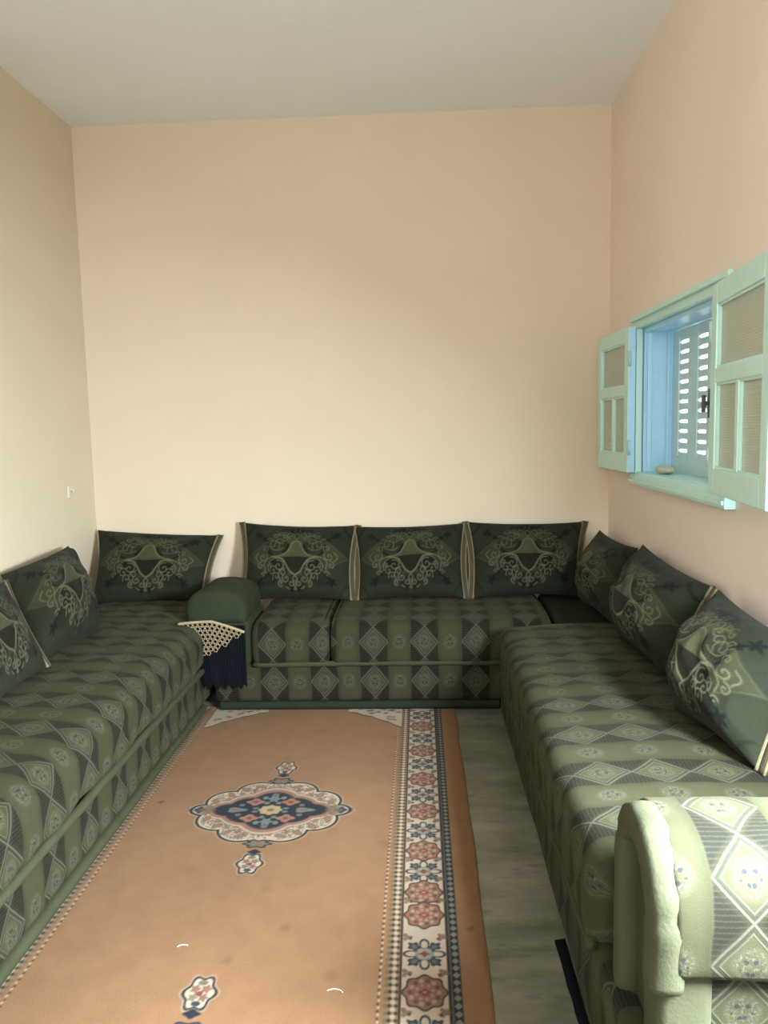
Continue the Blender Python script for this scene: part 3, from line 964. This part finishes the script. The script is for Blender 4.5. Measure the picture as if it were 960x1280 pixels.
        def fill(dist, c, op=1, soft=.004):
            nonlocal col
            k = np.clip(-dist / soft + .5, 0, 1)[..., None] * op; col = col * (1 - k) + np.array(c) * k
        nv = lobes([(0, 0, .095, .132), (.080, 0, .082, .088), (.145, 0, .060, .042), (.178, 0, .030, .014)])
        fill(e - .015, white * .9, .4); fill(e - .009, navy * .8); fill(e, white * .98)
        mott = np.array([[noise.noise(Vector((x * 75, y * 75, 3))) for x in xs] for y in ys[(ys > my - .3) & (ys < my + .3)]])
        mk = np.zeros(dx.shape); mk[(ys > my - .3) & (ys < my + .3)] = mott
        fill(np.where(mk > .12, e + .008, 9), pink * .95, .8, .006); fill(np.where(mk < -.22, e + .008, 9), grey, .8, .006)
        fill(nv - .034, pink * .9, .6); fill(nv - .028, white, .8); fill(nv - .020, pink * 1.1, .9); fill(nv - .006, dkb, .8); fill(nv, navy)
        for sx in (-1, 1):
            for sy in (-1, 1):
                blob(cx0 + sx * .066, my + sy * .060, .030, .024, pink * 1.25, 1, 0, .004, .18, 4); blob(cx0 + sx * .066, my + sy * .060, .010, .009, red)
                blob(cx0 + sx * .112, my + sy * .036, .011, .010, blue * 1.6); blob(cx0 + sx * .035, my + sy * .092, .011, .012, blue * 2.2); blob(cx0 + sx * .022, my + sy * .052, .010, .010, blue * 2.0)
                # ovals in the white ring
                for a, rr in ((.30, .225), (.62, .205), (.93, .205), (1.22, .20)):
                    x, y = cx0 + sx * rr * 1.02 * math.cos(a), my + sy * rr * .97 * math.sin(a)
                    blob(x, y, .024, .013, grey * .9, .85, sx * sy * (math.pi / 2 - a), .004); blob(x, y, .014, .007, pink * 1.3, .9, sx * sy * (math.pi / 2 - a))
                for a, rr in ((.46, .195), (.78, .185), (1.08, .185), (.12, .235)):
                    blob(cx0 + sx * rr * math.cos(a), my + sy * rr * .95 * math.sin(a), .013, .012, (pink * .8, grey)[int(a * 50) % 2], .8, a, .003, .3, 5)
            blob(cx0 + sx * .125, my, .034, .017, blue * 2.2, .9, 0, .004, .2, 3); blob(cx0 + sx * .125, my, .014, .008, pink)
            blob(cx0 + sx * .262, my, .020, .022, navy * 1.5, .9, 0, .004, .2, 4); blob(cx0 + sx * .235, my, .026, .024, grey * .9, .7, 0, .004, .3, 6)
            blob(cx0, my + sx * .085, .020, .022, blue * 2.3, .9, 0, .004, .25, 6); blob(cx0, my + sx * .118, .013, .012, blue * 1.7)
            for sy in (-1, 1): blob(cx0 + sx * .055, my + sy * .012, .012, .008, blue * 2, .9)
            # pendants
            blob(cx0, my + sx * .232, .046, .026, navy * 1.3, 1, 0, .004, .15, 6); blob(cx0, my + sx * .232, .034, .018, grey * 1.1, .9, 0, .004, .2, 6); blob(cx0, my + sx * .232, .012, .010, pink)
            y = my + sx * .352
            blob(cx0, y, .046, .064, white * .95, .45, 0, .004, .12, 6)
            blob(cx0, y, .041, .059, navy, 1, 0, .004, .12, 6); blob(cx0, y, .033, .050, white, 1, 0, .004, .12, 6)
            for sy in (-1, 1):
                blob(cx0 + sy * .014, y + .014, .012, .013, pink, .95, 0, .004, .2, 5); blob(cx0 + sy * .013, y - .016, .011, .012, (grey, pink * .8)[sy > 0], .9, 0, .004, .25, 5)
            blob(cx0, y - .002, .009, .009, red); blob(cx0, y + .036, .013, .009, grey); blob(cx0, y - .036, .012, .009, navy * 2)
            blob(cx0, my + sx * .283, .020, .014, navy, 1, 0, .004, .15, 4)
        blob(cx0, my, .045, .038, dkb, 1, 0, .004, .08, 8); blob(cx0, my, .041, .034, gold, 1, 0, .004, .08, 8); blob(cx0, my, .013, .011, pink); blob(cx0, my, .006, .005, grey)
    # wear: stains that belong to the rug
    for x, y, r_, op in ((-.13, 2.45, .022, .25), (-.155, 2.47, .014, .22), (-.49, 2.2, .02, .2), (-.40, 2.02, .015, .3), (-.25, 1.83, .018, .25), (-1.0, 2.75, .010, .8), (-.53, 1.88, .014, .25), (.118, 2.02, .011, .6), (.12, 2.34, .008, .35), (-.75, 2.3, .03, .12)):
        blob(x, y, r_, r_ * .8, dkb * 1.6, op, r_ * 90, r_ * 1.1, .12, 3)
    n1 = np.array([[noise.noise(Vector((x * 2.4, y * 1.8, 1))) for x in xs[::6]] for y in ys[::6]])
    n1 = np.repeat(np.repeat(n1, 6, 0), 6, 1)[:len(ys), :len(xs)]
    col = col * (1 + .10 * n1)[..., None]
    return col


xs = np.concatenate([np.arange(-1.27, -1.10, .02), np.arange(-1.10, -.98, .0035), np.arange(-.98, -.87, .012), np.arange(-.87, -.275, .0032),
                     np.arange(-.275, -.135, .010), np.arange(-.135, .09, .0026), np.arange(.09, .155, .008), [.157]])
ys = np.concatenate([np.arange(1.0, 1.6, .02), np.arange(1.6, 3.70, .0034), np.arange(3.70, 3.80, .02)])
rc = paint_rug(xs, ys)
Xg, Yg = np.meshgrid(xs, ys)
zz = np.full(Xg.shape, .0065)
edge = np.minimum(np.minimum(Xg - xs[0], xs[-1] - Xg), np.minimum(Yg - ys[0], ys[-1] - Yg))
zz -= np.clip(1 - edge / .008, 0, 1) * .005
Xg = Xg + np.where(Xg > .1, .003 * np.sin(Yg * 3.1) + .0015 * np.sin(Yg * 11), 0)
n, m = len(xs), len(ys)
V = np.stack([Xg, Yg, zz], -1).reshape(-1, 3); idx = np.arange(n * m).reshape(m, n)
Fq = np.stack([idx[:-1, :-1], idx[:-1, 1:], idx[1:, 1:], idx[1:, :-1]], -1).reshape(-1, 4).tolist()
rim = list(idx[0, :]) + list(idx[1:, -1]) + list(idx[-1, -2::-1]) + list(idx[-2:0:-1, 0])
b0 = len(V); low = V[rim].copy(); low[:, 2] = 0.0004
V = np.vstack([V, low]); L = len(rim)
for i in range(L): Fq.append([int(rim[i]), b0 + i, b0 + (i + 1) % L, int(rim[(i + 1) % L])])
C = np.vstack([rc.reshape(-1, 3), rc.reshape(-1, 3)[rim]])
o = mesh_obj('rug', V, Fq, M['rug'], base=(-.56, 2.4, 0), col=C)
tag(o, 'tan wool rug with flowered medallions and a white floral border on the floor', 'rug')

for x, y, r_, a0, lb in ((-.236, 1.765, .022, .3, 'tiny curl of white thread on the rug near the floral border'), (-.665, 1.93, .016, .8, 'tiny curl of white thread on the tan rug field')):
    o = tube('thread', [(x + r_ * math.cos(a0 + t), y + r_ * .7 * math.sin(a0 + t), .0085) for t in np.linspace(0, 2.2, 12)], .0014, .0014, M['white'], base=(x, y, .0065))
    tag(o, lb, 'thread')
